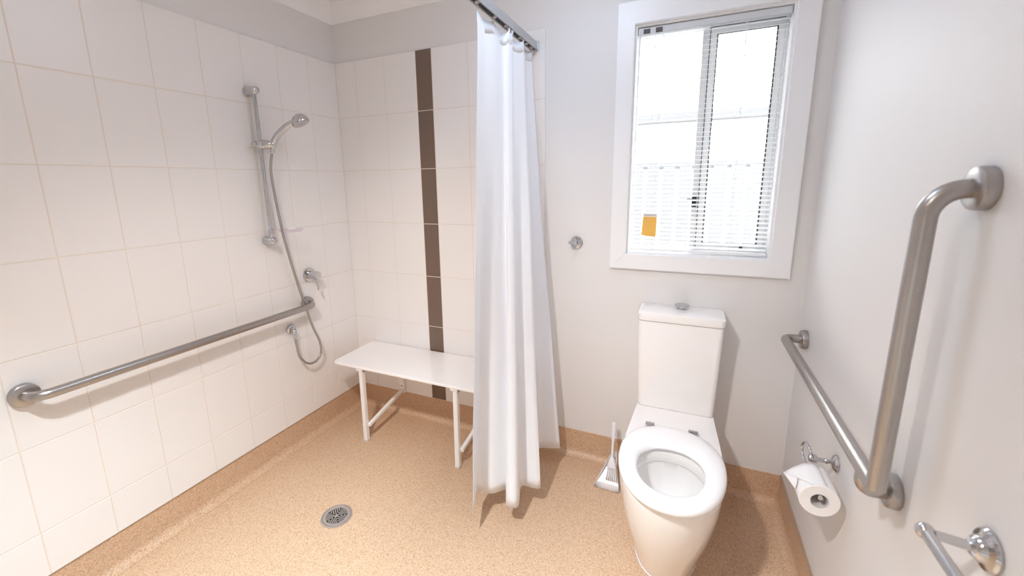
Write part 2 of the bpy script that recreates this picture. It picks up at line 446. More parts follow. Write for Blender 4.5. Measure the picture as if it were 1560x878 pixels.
# fixed left pane with its meeting stile, sliding right sash with dark gaskets
finish('pane', box(FX0 + 0.008, 1.945, 0.104, 0.108, FZ0 + 0.016, FZ1 - 0.02), 'glass', wn)
finish('meeting_stile', box(1.915, 1.947, 0.098, 0.114, FZ0 + 0.020, FZ1 - 0.024, bev=0.001), 'white_gloss', wn)
SX0, SX1, SZ0, SZ1 = 1.944, FX1 - 0.017, FZ0 + 0.021, FZ1 - 0.026
for a in ((SX0, SX0 + 0.024, SZ0, SZ1), (SX1 - 0.022, SX1, SZ0, SZ1), (SX0 + 0.024, SX1 - 0.022, SZ1 - 0.024, SZ1), (SX0 + 0.024, SX1 - 0.022, SZ0, SZ0 + 0.028)):
    finish('sash', box(a[0], a[1], 0.078, 0.096, a[2], a[3], bev=0.0012), 'white_gloss', wn)
GX0, GX1, GZ0, GZ1 = SX0 + 0.024, SX1 - 0.022, SZ0 + 0.028, SZ1 - 0.024
for a in ((GX0, GX0 + 0.004, GZ0, GZ1), (GX1 - 0.004, GX1, GZ0, GZ1), (GX0, GX1, GZ1 - 0.004, GZ1), (GX0, GX1, GZ0, GZ0 + 0.003),
          (SX0 - 0.003, SX0 - 0.0002, SZ0, SZ1), (SX0, SX1, SZ1 + 0.0002, SZ1 + 0.0025)):
    finish('gasket', box(a[0], a[1], 0.0775, 0.088, a[2], a[3]), 'gasket', wn)
finish('pane', box(GX0 - 0.003, GX1 + 0.003, 0.086, 0.090, GZ0 - 0.003, GZ1 + 0.003), 'glass', wn)
bm = box(1.916, 1.938, 0.072, 0.079, 1.300, 1.352, bev=0.002)
add_box(bm, 1.896, 1.926, 0.060, 0.073, 1.330, 1.338, bev=0.002)
finish('window_latch', bm, 'black', wn)
finish('window_latch', box(2.115, 2.127, 0.070, 0.079, SZ0 + 0.008, SZ0 + 0.02, bev=0.001), 'gasket', wn)

# venetian blind
vb = thing('venetian_blind', 'white slatted venetian blind inside the window reveal', 'blind', (1.937, 0.03, WZ1))
BX0, BX1 = WX0 + 0.013, WX1 - 0.013
finish('headrail', box(BX0, BX1, 0.012, 0.040, 2.018, 2.044, bev=0.002), 'headrail', vb)
for x in (1.700, 1.748):
    bm = box(x - 0.013, x + 0.013, 0.0085, 0.0125, 2.019, 2.037, bev=0.001)
    for q in range(4): add_box(bm, x - 0.011 + q * 0.006, x - 0.008 + q * 0.006, 0.0065, 0.009, 2.020, 2.033)
    finish('cord_lock', bm, 'brownclip', vb)
pitch, tilt, n_sl = 0.0187, math.radians(13), 48
bm = bmesh.new()
L_ = (BX1 - BX0 - 0.004) / 2
prof_s = [(-0.0125, 0.0), (-0.0063, 0.0010), (0, 0.0013), (0.0063, 0.0010), (0.0125, 0.0)]
rings = []
for x in (-L_, L_):
    rings.append([(x, y, z) for y, z in prof_s] + [(x, y, z - 0.0005) for y, z in reversed(prof_s)])
loft(bm, rings, True, True, True); bmesh.ops.recalc_face_normals(bm, faces=bm.faces[:])
sl_me = bpy.data.meshes.new('slat'); bm.to_mesh(sl_me); bm.free(); sl_me.materials.append(MAT['slat'])
z_top = 2.005
for k in range(n_sl):
    o = bpy.data.objects.new('slat', sl_me); C.objects.link(o); o.parent = vb
    o.location = Vector(((BX0 + BX1) / 2, 0.027, z_top - k * pitch)) - vb.location
    o.rotation_euler = (tilt + rnd.uniform(-0.02, 0.02), 0, rnd.uniform(-0.001, 0.001))
z_bot = z_top - n_sl * pitch
finish('bottom_rail', box(BX0 + 0.001, BX1 - 0.001, 0.016, 0.038, max(z_bot - 0.004, WZ0 + 0.0115), z_bot + 0.008, bev=0.002), 'slat', vb)
for x in (1.765, 1.935, 2.07):
    for y in (0.0135, 0.0405):
        finish('ladder_cord', sweep(bmesh.new(), [(x, y, 2.018), (x, y, z_bot)], 0.0006, 6), 'cord', vb)
finish('tilt_wand', sweep(bmesh.new(), [(2.062, 0.0095, 2.02), (2.066, 0.0085, 1.86)], 0.0013, 8), 'cord', vb)
for x, z in ((1.735, 1.80), (1.690, 1.74)):
    finish('pull_cord', sweep(bmesh.new(), [(x, 0.0095, 2.02), (x - 0.004, 0.009, z)], 0.0007, 6), 'cord', vb)

# paper tag hanging from a pull cord in front of the slats
def quad(poly):
    return prism(bmesh.new(), poly, 'y', 0.0050, 0.0056)
st = thing('warning_tag', 'orange printed paper tag hanging before the blind slats', 'tag', (1.744, 0.005, 1.16))
TA, TB, TC_, TD_ = (1.7215, 1.260), (1.7805, 1.259), (1.7785, 1.170), (1.7175, 1.176)
finish('printed_body', quad([TD_, TC_, TB, TA]), 'sticker', st)
hd = finish('header', quad([(1.7217, 1.2605), (1.7806, 1.2595), (1.7812, 1.2735), (1.7222, 1.2745)]), 'card', st)
for k in range(9):
    x = 1.7260 + k * 0.0059
    finish('print_mark', box(x, x + 0.0034, 0.0046, 0.0050, 1.2645, 1.2670), 'brownclip', hd)
finish('cord', sweep(bmesh.new(), [(1.751, 0.0055, 1.274), (1.746, 0.0060, 1.45), (1.737, 0.0075, 1.70), (1.735, 0.0085, 2.016)], 0.0006, 6), 'cord', st)

# ------------------------------------------------------------------ outside
gr = finish('ground', box(-6, 10, 0.13, 12, -0.36, -0.3), 'ground'); struct(gr, 'pale gravel ground outside the window', 'ground')
ev = thing('house_eave', 'pale eave with grey gutter over the window outside', 'eave', (1.9, 0.12, 2.15))
finish('soffit', box(-2, 6, 0.125, 0.78, 2.16, 2.19), 'house', ev)
finish('gutter', box(-2, 6, 0.781, 0.88, 2.15, 2.27, bev=0.01), 'roof', ev)
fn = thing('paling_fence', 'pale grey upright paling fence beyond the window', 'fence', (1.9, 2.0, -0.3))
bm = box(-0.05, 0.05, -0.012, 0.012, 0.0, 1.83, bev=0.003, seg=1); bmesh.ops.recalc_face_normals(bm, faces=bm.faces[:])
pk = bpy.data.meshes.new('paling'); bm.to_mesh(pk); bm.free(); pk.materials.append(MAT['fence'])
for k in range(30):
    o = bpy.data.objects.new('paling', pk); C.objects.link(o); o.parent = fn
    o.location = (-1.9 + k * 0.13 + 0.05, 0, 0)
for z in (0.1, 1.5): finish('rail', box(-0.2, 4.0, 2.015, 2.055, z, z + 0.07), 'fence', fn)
hs = thing('neighbour_house', 'pale neighbouring house behind the fence', 'house', (1.9, 4.0, -0.3))
bm = box(-4, 8, 0, 0.02, 0, 0.175, bev=0.004, seg=1); bmesh.ops.recalc_face_normals(bm, faces=bm.faces[:])
bd = bpy.data.meshes.new('board'); bm.to_mesh(bd); bm.free(); bd.materials.append(MAT['house'])
for k in range(14):
    o = bpy.data.objects.new('board', bd); C.objects.link(o); o.parent = hs
    o.location = (-1.9, 0.35, k * 0.18); o.rotation_euler = (math.radians(-3), 0, 0)
finish('gutter', box(-2.5, 10, 3.9, 4.0, 2.12, 2.24, bev=0.01), 'gutter', hs)
finish('eave', box(-2.5, 10, 4.0, 4.36, 2.14, 2.17), 'house', hs)
bm = prism(bmesh.new(), [(3.94, 2.245), (6.5, 3.3), (6.5, 3.26), (3.94, 2.205)], 'x', -2.5, 10)
finish('roof', bm, 'roof', hs)

# ------------------------------------------------------------------ ceiling downlight and added fill lamp
dl = thing('ceiling_downlight', 'round white recessed ceiling downlight', 'light', (LAMP[0], LAMP[1], CEIL))
bm = lathe(bmesh.new(), [(0.075, -0.0005), (0.100, -0.0005), (0.100, -0.004), (0.090, -0.010), (0.078, -0.010), (0.075, -0.0005)], (LAMP[0], LAMP[1], CEIL), (0, 0, 1), 40)
finish('trim_ring', bm, 'white_gloss', dl, smooth=40)
finish('diffuser', lathe(bmesh.new(), [(0, -0.001), (0.0745, -0.001), (0.0745, -0.0025), (0, -0.0035)], (LAMP[0], LAMP[1], CEIL), (0, 0, 1), 40), 'lamp', dl, smooth=40)
sp = bpy.data.lights.new('downlight_lamp', 'SPOT'); sp.energy = LAMP_W * 4; sp.color = LAMP_COL
sp.spot_size = math.radians(100); sp.spot_blend = 1.0; sp.shadow_soft_size = 0.06
so = bpy.data.objects.new('downlight_lamp', sp); C.objects.link(so); so.location = (0, 0, -0.075); so.parent = dl
so.rotation_euler = (math.radians(TILT[0]), math.radians(TILT[1]), 0)
sp2 = bpy.data.lights.new('downlight_beam', 'SPOT'); sp2.energy = LAMP_HOT * 4; sp2.color = HOT_COL
sp2.spot_size = math.radians(92); sp2.spot_blend = 1.0; sp2.shadow_soft_size = 0.06
so2 = bpy.data.objects.new('downlight_beam', sp2); C.objects.link(so2); so2.location = (0, 0, -0.075); so2.parent = dl

oy = thing('added_fill_light', 'added dome fill light on the ceiling, out of view', 'light', (*FILL, CEIL))  # dome lamp added out of view to lift the room's brightness
finish('base_ring', lathe(bmesh.new(), [(0, -0.0005), (0.185, -0.0005), (0.185, -0.022), (0.172, -0.026), (0.168, -0.018), (0, -0.018)], (*FILL, CEIL), (0, 0, 1), 48), 'white_gloss', oy, smooth=40)
finish('dome', lathe(bmesh.new(), [(0.167, -0.019), (0.163, -0.040), (0.148, -0.058), (0.120, -0.073), (0.080, -0.083), (0.040, -0.088), (0, -0.0895)], (*FILL, CEIL), (0, 0, 1), 48), 'fill_glow', oy, smooth=60)

# ------------------------------------------------------------------ grab rails
def flange(p, axis, r=0.037):
    return lathe(bmesh.new(), [(0, 0), (r, 0), (r, 0.013), (r * 0.96, 0.018), (r * 0.86, 0.0205), (0.019, 0.0215), (0, 0.0215)], p, axis, 32)
GR = 0.0165
t = thing('grab_rail', 'long horizontal steel grab rail on the tiled shower wall', 'grab rail', (TP, -0.93, 0.785))
finish('rail', sweep(bmesh.new(), round_path([(TP + 0.001, -1.475, 0.783), (0.078, -1.475, 0.783), (0.078, -0.372, 0.783), (TP + 0.001, -0.372, 0.783)], 0.045), GR, 20), 'steel', t, smooth=40)
for y in (-1.475, -0.372): finish('flange', flange((TP + 0.0005, y, 0.783), (1, 0, 0)), 'steel', t, smooth=30)

t = thing('grab_rail', 'angled steel grab rail beside the toilet with upright arm', 'grab rail', (W, -0.6, 0.8))
XR = W - 0.072
ZH = 0.806
finish('upright_rail', sweep(bmesh.new(), round_path([(W - 0.001, -1.005, 1.398), (XR, -1.005, 1.398), (XR, -1.000, ZH)], 0.05), GR, 20), 'steel', t, smooth=40)
finish('level_rail', sweep(bmesh.new(), round_path([(XR, -1.000, ZH), (XR, -0.105, ZH), (W - 0.001, -0.105, ZH)], 0.030), GR, 20), 'steel', t, smooth=40)
finish('support_arm', sweep(bmesh.new(), round_path([(XR + 0.004, -0.935, ZH - 0.004), (XR + 0.004, -0.925, 0.748), (W - 0.001, -0.905, 0.748)], 0.035), GR * 0.96, 20), 'steel', t, smooth=40)
for p in ((W, -1.005, 1.398), (W, -0.105, ZH), (W, -0.905, 0.748)):
    finish('flange', flange((p[0] - 0.0005, p[1], p[2]), (-1, 0, 0)), 'steel', t, smooth=30)

# ------------------------------------------------------------------ shower fittings
RX, RY = 0.052, -0.572
t = thing('shower_slide_rail', 'chrome vertical slide rail on the tiled wall', 'shower rail', (TP, RY, 1.15))
finish('bar', sweep(bmesh.new(), [(RX, RY, 1.150), (RX, RY, 1.862)], 0.0095, 20), 'chrome', t, smooth=40)
for z in (1.158, 1.852):
    bm = sweep(bmesh.new(), [(TP + 0.0005, RY, z), (0.02, RY, z), (0.045, RY, z), (0.066, RY, z), (0.073, RY, z), (0.075, RY, z)], [0.021, 0.0215, 0.0205, 0.019, 0.015, 0.008], 24)
    finish('bracket', bm, 'chrome', t, smooth=50)
SZ = 1.612
bm = sweep(bmesh.new(), [(0.034, RY - 0.004, SZ), (0.038, RY - 0.004, SZ), (0.07, RY + 0.004, SZ), (0.092, RY + 0.018, SZ), (0.108, RY + 0.03, SZ), (0.112, RY + 0.033, SZ)], [0.012, 0.0205, 0.0215, 0.0195, 0.018, 0.012], 24)
sl = finish('slider', bm, 'chrome', t, smooth=50)
finish('knob', lathe(bmesh.new(), [(0, 0), (0.013, 0), (0.013, 0.014), (0.010, 0.018), (0, 0.018)], (0.045, RY - 0.018, SZ), (0, -1, 0), 20), 'chrome', sl, smooth=40)

t = thing('hand_shower', 'chrome hand shower tilted in the slide rail holder', 'shower head', (0.10, RY + 0.03, SZ))
hp = [(0.098, -0.548, 1.575), (0.102, -0.545, 1.600), (0.112, -0.540, 1.632), (0.132, -0.528, 1.662), (0.158, -0.512, 1.690), (0.184, -0.497, 1.710), (0.202, -0.487, 1.720)]
hp = catmull(hp, 4)
hr = [0.0095 + 0.006 * math.sin(PI * min(1, k / (len(hp) - 1) * 1.05)) ** 1.0 for k in range(len(hp))]
finish('handle', sweep(bmesh.new(), hp, hr, 18), 'chrome', t, smooth=60)
ha = Vector((0.40, 0.20, -0.89)).normalized(); hc = Vector((0.216, -0.478, 1.720))
bm = lathe(bmesh.new(), [(0, -0.030), (0.015, -0.028), (0.029, -0.019), (0.038, -0.003), (0.041, 0.009), (0.0395, 0.016), (0.033, 0.018)], hc, ha, 32)
finish('head', bm, 'chrome', t, smooth=50)
finish('spray_face', lathe(bmesh.new(), [(0, 0.0165), (0.0335, 0.0165), (0.032, 0.0195), (0, 0.0205)], hc, ha, 32), 'track', t, smooth=40)

t = thing('shower_hose', 'ribbed metal shower hose looping below the mixer', 'hose', (0.055, -0.5, 0.46))
hpts = [(0.096, -0.550, 1.572), (0.086, -0.553, 1.530), (0.070, -0.546, 1.470), (0.058, -0.527, 1.337), (0.055, -0.506, 1.173), (0.052, -0.475, 1.016), (0.050, -0.445, 0.887),
        (0.046, -0.412, 0.769), (0.050, -0.383, 0.649), (0.054, -0.353, 0.561), (0.056, -0.353, 0.490), (0.056, -0.396, 0.455), (0.056, -0.452, 0.468), (0.054, -0.492, 0.522), (0.050, -0.500, 0.590), (0.0455, -0.500, 0.634)]
hose = catmull(hpts, 26)
rads = [0.0066 if (k // 1) % 2 else 0.0059 for k in range(len(hose))]
finish('tube', sweep(bmesh.new(), hose, rads, 12), 'steel', t, smooth=60)
finish('end_nut', sweep(bmesh.new(), [hose[-1] + Vector((0, 0, -0.008)), hose[-1] + Vector((0, 0, 0.014))], 0.0095, 8), 'chrome', t)

t = thing('hose_outlet', 'round chrome wall elbow feeding the shower hose', 'outlet', (TP, -0.485, 0.669))
finish('flange', lathe(bmesh.new(), [(0, 0), (0.027, 0), (0.0275, 0.006), (0.024, 0.011), (0.016, 0.014), (0.0, 0.014)], (TP + 0.0005, -0.492, 0.671), (1, 0, 0), 28), 'chrome', t, smooth=40)
finish('elbow', sweep(bmesh.new(), round_path([(TP + 0.010, -0.492, 0.671), (0.0455, -0.498, 0.671), (0.0455, -0.500, 0.649)], 0.014), 0.0115, 16), 'chrome', t, smooth=50)

t = thing('shower_mixer', 'round chrome mixer tap with drop lever on tiles', 'tap', (TP, -0.335, 0.935))
finish('plate', lathe(bmesh.new(), [(0, 0), (0.038, 0), (0.039, 0.004), (0.036, 0.009), (0.0, 0.010)], (TP + 0.0005, -0.338, 0.935), (1, 0, 0), 32), 'chrome', t, smooth=40)
finish('barrel', lathe(bmesh.new(), [(0, 0), (0.0235, 0), (0.0235, 0.056), (0.0215, 0.061), (0, 0.062)], (TP + 0.010, -0.338, 0.935), (1, 0, 0), 28), 'chrome', t, smooth=40)
finish('lever', sweep(bmesh.new(), [(0.062, -0.338, 0.916), (0.066, -0.338, 0.89), (0.071, -0.338, 0.858), (0.072, -0.338, 0.850)], [0.0055, 0.005, 0.005, 0.002], 12), 'chrome', t, smooth=40)

t = thing('soap_dish', 'clear plastic soap dish clipped low on the slide rail', 'soap dish', (RX, RY, 1.19))
bm = bmesh.new()
def oval(cx, cy, a, b_, z, n=28): return [(cx + a * math.cos(2 * PI * k / n), cy + b_ * math.sin(2 * PI * k / n), z) for k in range(n)]
loft(bm, [oval(0.112, -0.505, 0.040, 0.050, 1.196), oval(0.112, -0.505, 0.047, 0.058, 1.203), oval(0.112, -0.505, 0.050, 0.061, 1.212),
          oval(0.112, -0.505, 0.047, 0.058, 1.212), oval(0.112, -0.505, 0.044, 0.055, 1.205), oval(0.112, -0.505, 0.038, 0.048, 1.199)], True, True, True)
finish('tray', bm, 'clear_plastic', t, smooth=40)
finish('clip', lathe(bmesh.new(), [(0.0105, -0.010), (0.0145, -0.010), (0.0145, 0.012), (0.0105, 0.012), (0.0105, -0.010)], (RX, RY, 1.202), (0, 0, 1), 20), 'clear_plastic', t, smooth=40)

# ------------------------------------------------------------------ fold-down shower seat
t = thing('shower_bench', 'white fold-down shower bench with two legs on the tiled wall', 'bench', (0.625, -0.2, 0.0))
X0, X1, Y0, Y1, ZS = 0.138, 1.107, -0.356, -0.016, 0.452
def rrect(x0, x1, y0, y1, r, z, n=6):
    out = []
    for cx, cy, a0 in ((x1 - r, y1 - r, 0), (x0 + r, y1 - r, PI / 2), (x0 + r, y0 + r, PI), (x1 - r, y0 + r, 1.5 * PI)):
        for k in range(n + 1):
            a = a0 + PI / 2 * k / n; out.append((cx + r * math.cos(a), cy + r * math.sin(a), z))
    return out
bm = bmesh.new()
loft(bm, [rrect(X0 + .002, X1 - .002, Y0 + .002, Y1 - .002, .024, ZS - .014), rrect(X0, X1, Y0, Y1, .026, ZS - .012), rrect(X0, X1, Y0, Y1, .026, ZS - .003), rrect(X0 + .003, X1 - .003, Y0 + .003, Y1 - .003, .023, ZS)], True, True, True)
finish('seat_board', bm, 'bench_top', t, smooth=40)
for x in (0.327, 0.918):
    bm = bmesh.new(); h = 0.0125
    def sq(x_, y_, z_, h=h): return [(x_ - h, y_ - h, z_), (x_ + h, y_ - h, z_), (x_ + h, y_ + h, z_), (x_ - h, y_ + h, z_)]
    loft(bm, [sq(x, -0.338, 0.004), sq(x, -0.334, ZS - 0.026)], True, True, True)
    bmesh.ops.recalc_face_normals(bm, faces=bm.faces[:])
    bmesh.ops.bevel(bm, geom=bm.edges[:], offset=0.0025, segments=2, affect='EDGES')
    lg = finish('leg', bm, 'white_metal', t)
    finish('foot_cap', box(x - .0135, x + .0135, -.3515, -.3245, 0.0005, 0.012, bev=0.002), 'white_plastic', lg)
    finish('hinge_block', box(x - .024, x + .016, -.352, -.314, ZS - .030, ZS - .0145, bev=0.003), 'white_metal', t)
    finish('hinge_pin', sweep(bmesh.new(), [(x - .020, -.334, ZS - .033), (x + .02, -.334, ZS - .033)], 0.004, 10), 'steel', t)
    bm = bmesh.new(); hh = 0.0095; xb = x + 0.022
    loft(bm, [[(xb - hh, -0.335, 0.098 - hh), (xb + hh, -0.335, 0.098 - hh), (xb + hh, -0.335, 0.098 + hh), (xb - hh, -0.335, 0.098 + hh)],
              [(xb - hh, -0.030, 0.160 - hh), (xb + hh, -0.030, 0.160 - hh), (xb + hh, -0.030, 0.160 + hh), (xb - hh, -0.030, 0.160 + hh)]], True, True, True)
    bmesh.ops.recalc_face_normals(bm, faces=bm.faces[:])
    bmesh.ops.bevel(bm, geom=bm.edges[:], offset=0.002, segments=1, affect='EDGES')
    finish('brace', bm, 'white_metal', t)
    br = finish('wall_bracket', box(xb - .016, xb + .016, -.030, -.0085, 0.142, ZS - 0.0145, bev=0.002), 'white_metal', t)
    finish('screw', lathe(bmesh.new(), [(0, 0), (0.004, 0), (0.003, 0.002), (0, 0.002)], (xb, -0.030, 0.19), (0, -1, 0), 12), 'gasket', br)
    finish('seat_bearer', box(x - .014, x + .014, -.313, -.032, ZS - .030, ZS - .0145, bev=0.002), 'white_metal', t)
bm = box(X0 + 0.05, X1 - 0.05, -0.031, -0.0085, ZS - 0.034, ZS - 0.0145, bev=0.002)
finish('wall_rail', bm, 'white_metal', t)

# ------------------------------------------------------------------ floor drain
DC = (0.586, -0.828)
t = thing('floor_drain', 'round metal floor drain with slotted grate', 'drain', (DC[0], DC[1], 0.0))
finish('collar', lathe(bmesh.new(), [(0.0585, 0.0005), (0.066, 0.0005), (0.0655, 0.003), (0.060, 0.004), (0.0585, 0.0005)], (*DC, 0), (0, 0, 1), 48), 'grate', t, smooth=40)
finish('dark_disc', lathe(bmesh.new(), [(0, 0.0004), (0.058, 0.0004), (0.058, 0.0008), (0, 0.0008)], (*DC, 0), (0, 0, 1), 48), 'black', t)  # flat black disc, painted-in shade of the recess below the grate
bm = bmesh.new()
lathe(bm, [(0.045, 0.001), (0.058, 0.001), (0.058, 0.0038), (0.045, 0.0038), (0.045, 0.001)], (*DC, 0), (0, 0, 1), 48)
lathe(bm, [(0, 0.001), (0.007, 0.001), (0.007, 0.0038), (0, 0.0038)], (*DC, 0), (0, 0, 1), 20)
def strip(p, q, wd):
    p = Vector((*p, 0)); q = Vector((*q, 0)); dd = (q - p).normalized(); nn = Vector((-dd.y, dd.x, 0)) * wd / 2; o_ = Vector((*DC, 0))
    loft(bm, [[o_ + v + Vector((0, 0, z)) for v in (p - nn, p + nn, q + nn, q - nn)] for z in (0.001, 0.0036)], True, True, True)
for s_ in range(5):
    a0 = s_ * 2 * PI / 5 + 0.62; am = a0 + PI / 5
    m_ = Vector((math.cos(am), math.sin(am))); pn = Vector((-m_.y, m_.x))
    strip((0, 0), (m_.x * 0.049, m_.y * 0.049), 0.0040)
    for k in (-3, -2, -1, 1, 2, 3):
        off = k * 0.0084
        r0 = abs(off) / math.tan(PI / 5) + 0.0030; r1 = math.sqrt(max(0.049 ** 2 - off ** 2, 0))
        if r1 > r0 + 0.003:
            p_ = m_ * r0 + pn * off; q_ = m_ * r1 + pn * off
            strip((p_.x, p_.y), (q_.x, q_.y), 0.0040)
finish('grate', bm, 'grate', t)

# ------------------------------------------------------------------ curtain track and curtain
t = thing('curtain_track', 'grey metal curtain track running out from the tiled wall', 'curtain track', (1.213, 0.0, 2.03))
TX, TZ0, TZ1 = 1.213, 2.012, 2.046
bm = bmesh.new()
add_box(bm, TX - .016, TX + .016, -1.75, -TP - .0115, TZ0 + .010, TZ1, bev=0.0015, seg=1)
add_box(bm, TX + .010, TX + .016, -1.75, -TP - .0115, TZ0, TZ0 + .0105); add_box(bm, TX - .016, TX - .010, -1.75, -TP - .0115, TZ0, TZ0 + .0105)
finish('rail', bm, 'track', t)
finish('slot', box(TX - .0098, TX + .0098, -1.75, -TP - .012, TZ0 + .006, TZ0 + .0098), 'gasket', t)
finish('wall_bracket', box(TX - .021, TX + .021, -TP - .011, -TP - .0005, TZ0 - .004, TZ1 + .004, bev=0.002), 'track', t)
finish('ceiling_hanger', sweep(bmesh.new(), [(TX, -1.70, TZ1 - 0.002), (TX, -1.70, CEIL - 0.0005)], 0.006, 12), 'track', t)

hem = [(1.193, -0.703), (1.162, -0.615), (1.146, -0.560), (1.209, -0.549), (1.262, -0.502), (1.279, -0.560), (1.290, -0.588), (1.318, -0.594), (1.337, -0.566), (1.309, -0.462), (1.350, -0.452), (1.384, -0.440), (1.378, -0.405), (1.284, -0.200), (1.392, -0.130)]
top = [(1.213, -0.592), (1.206, -0.545), (1.204, -0.510), (1.208, -0.440), (1.206, -0.372), (1.221, -0.356), (1.227, -0.340), (1.228, -0.320), (1.222, -0.300), (1.205, -0.275), (1.216, -0.235), (1.228, -0.190), (1.222, -0.172), (1.202, -0.105), (1.216, -0.052)]
hs_ = [Vector((p[0], p[1], 0.10)) for p in hem]; ts_ = [Vector((p[0], p[1], 2.000)) for p in top]
SUB = 7
HC = catmull(hs_, SUB); TC = catmull(ts_, SUB)
hooks_at = [0, 20, 40, 50, 62, 76, 90, 98]
nc = len(HC)
def sag(i):
    lo = max([h for h in hooks_at if h <= i], default=0); hi = min([h for h in hooks_at if h >= i], default=nc - 1)
    if hi == lo: return 0.0
    f = (i - lo) / (hi - lo); return -0.030 * (hi - lo) / 16 * 4 * f * (1 - f) * 0.5
NR = 46
rings = []
for r in range(NR + 1):
    u_ = r / NR
    e_ = u_ ** 1.12
    row = []
    for i in range(nc):
        p = TC[i].lerp(HC[i], e_)
        p.z = (TC[i].z + sag(i)) * (1 - u_) + (0.10 + 0.002 * math.sin(i * 0.3)) * u_
        p.x += 0.004 * math.sin(u_ * 7 + i * 0.15) * u_ * (1 - u_) * 2
        if i < 8: p.y += 0.0035 * math.sin(u_ * 21) * (1 - i / 8)
        row.append(p)
    rings.append(row)
t = thing('shower_curtain', 'white fabric shower curtain gathered at the wall end', 'curtain', (1.25, -0.35, 0.10))
bm = bmesh.new(); loft(bm, rings, False)
cl = finish('cloth', bm, 'curtain', t, smooth=80)
sm = cl.modifiers.new('thickness', 'SOLIDIFY'); sm.thickness = 0.0012
bm = bmesh.new()
loft(bm, [[rings[r][i] + Vector((0.0, -0.0012, 0)) if True else None for i in range(nc)] for r in (0, 1)], False)
hb = finish('top_hem', bm, 'curtain', t, smooth=80); sm = hb.modifiers.new('thickness', 'SOLIDIFY'); sm.thickness = 0.002
for i in hooks_at:
    p = TC[min(i, nc - 1)]
    bm = sweep(bmesh.new(), catmull([(p.x, p.y, 1.990), (p.x + .003, p.y, 2.000), ((p.x + TX) / 2, p.y, 2.009), (TX, p.y, 2.0165)], 4), 0.0018, 8)
    add_box(bm, TX - .006, TX + .006, p.y - .005, p.y + .005, 2.0115, 2.0175)
    finish('glider_hook', bm, 'white_plastic', t)

# ------------------------------------------------------------------ robe hook
t = thing('robe_hook', 'small round chrome robe hook beside the curtain', 'hook', (1.423, 0, 1.13))
finish('rose', lathe(bmesh.new(), [(0, 0), (0.030, 0), (0.0305, 0.004), (0.026, 0.009), (0.018, 0.011), (0.012, 0.018), (0, 0.018)], (1.424, -0.0005, 1.131), (0, -1, 0), 32), 'chrome', t, smooth=30)
finish('peg', sweep(bmesh.new(), catmull([(1.424, -0.016, 1.131), (1.420, -0.034, 1.130), (1.410, -0.046, 1.132), (1.398, -0.052, 1.139)], 4), 0.0065, 14), 'chrome', t, smooth=50)
finish('tip', lathe(bmesh.new(), [(0, -0.011), (0.007, -0.009), (0.0105, 0), (0.007, 0.009), (0, 0.011)], (1.424, -0.030, 1.130), (0, -1, 0), 18), 'chrome', t, smooth=50)

# ------------------------------------------------------------------ toilet
CX = 1.903
t = thing('toilet', 'white porcelain toilet with raised cistern under the window', 'toilet', (CX, -0.4, 0.0))
N = 64
def outline(wb_, w_, ym, yf, z, yb=-0.012, k_=2.25, rb=0.02):
    """D-shaped plan: square back at yb, sides widening to ym, rounded front at yf"""
    pts = []
    nb, ns, nf = 8, 8, 32
    for k in range(nf):                           # front, from right (+x) to left (-x)
        a = PI * (k + 0.5) / nf
        c, s = math.cos(a), math.sin(a)
        x = w_ * math.copysign(abs(c) ** (2 / k_), c); y = ym + (yf - ym) * abs(s) ** (2 / k_)
        pts.append((CX + x, y, z))
    for k in range(ns):                           # left side going back
        f = (k + 0.5) / ns; e = f * f * (3 - 2 * f)
        pts.append((CX - (w_ + (wb_ - w_) * e), ym + (yb - rb - ym) * f, z))
    for k in range(nb * 2):                       # back
        f = (k + 0.5) / (nb * 2)
        x = -wb_ + 2 * wb_ * f
        y = yb - rb * max(0, (abs(x) - wb_ + rb) / rb) ** 2
        pts.append((CX + x, y, z))
    for k in range(ns):
        f = 1 - (k + 0.5) / ns; e = f * f * (3 - 2 * f)
        pts.append((CX + (w_ + (wb_ - w_) * e), ym + (yb - rb - ym) * f, z))
    return pts
RIM = 0.428
secs = [(.118, .112, -.40, -.600, .001), (.120, .115, -.40, -.606, .012), (.124, .124, -.41, -.628, .06), (.131, .138, -.43, -.662, .13), (.139, .152, -.45, -.697, .20),
        (.147, .164, -.47, -.730, .28), (.152, .171, -.485, -.752, .35), (.155, .174, -.49, -.763, .40), (.155, .1745, -.49, -.765, RIM - .006), (.152, .171, -.49, -.761, RIM - .0005)]
rings = [outline(a, w_, ym, yf, z) for a, w_, ym, yf, z in secs]
def inner(cx, cy, a, b_, z, n=N, p=2.1):
    """oval whose points follow the angular order of the outline"""
    ref = rings[-1]; out = []
    for q in ref:
        ang = math.atan2(q[1] - cy, q[0] - cx)
        c, s = math.cos(ang), math.sin(ang)
        rr = 1.0 / ((abs(c) / a) ** p + (abs(s) / b_) ** p) ** (1 / p)
        out.append((cx + rr * c, cy + rr * s, z))
    return out
BC = -0.588
bowl = [inner(CX, BC, .124, .140, RIM), inner(CX, BC, .119, .136, RIM - .006), inner(CX, BC, .117, .134, RIM - .040), inner(CX, BC, .119, .136, RIM - .046), inner(CX, BC, .125, .140, RIM - .050),
        inner(CX, BC, .122, .138, RIM - .075), inner(CX, BC + .01, .108, .125, RIM - .12), inner(CX, BC + .02, .086, .102, RIM - .17), inner(CX, BC + .03, .060, .074, RIM - .215), inner(CX, BC + .035, .045, .056, RIM - .25)]
bm = bmesh.new()
loft(bm, rings + bowl, True, True, True)
finish('pan', bm, 'porcelain', t, smooth=50)
bm = bmesh.new(); bm.faces.new([bm.verts.new(p) for p in inner(CX, BC + .03, .0605, .0745, RIM - .214)])
finish('water', bm, 'water', t)
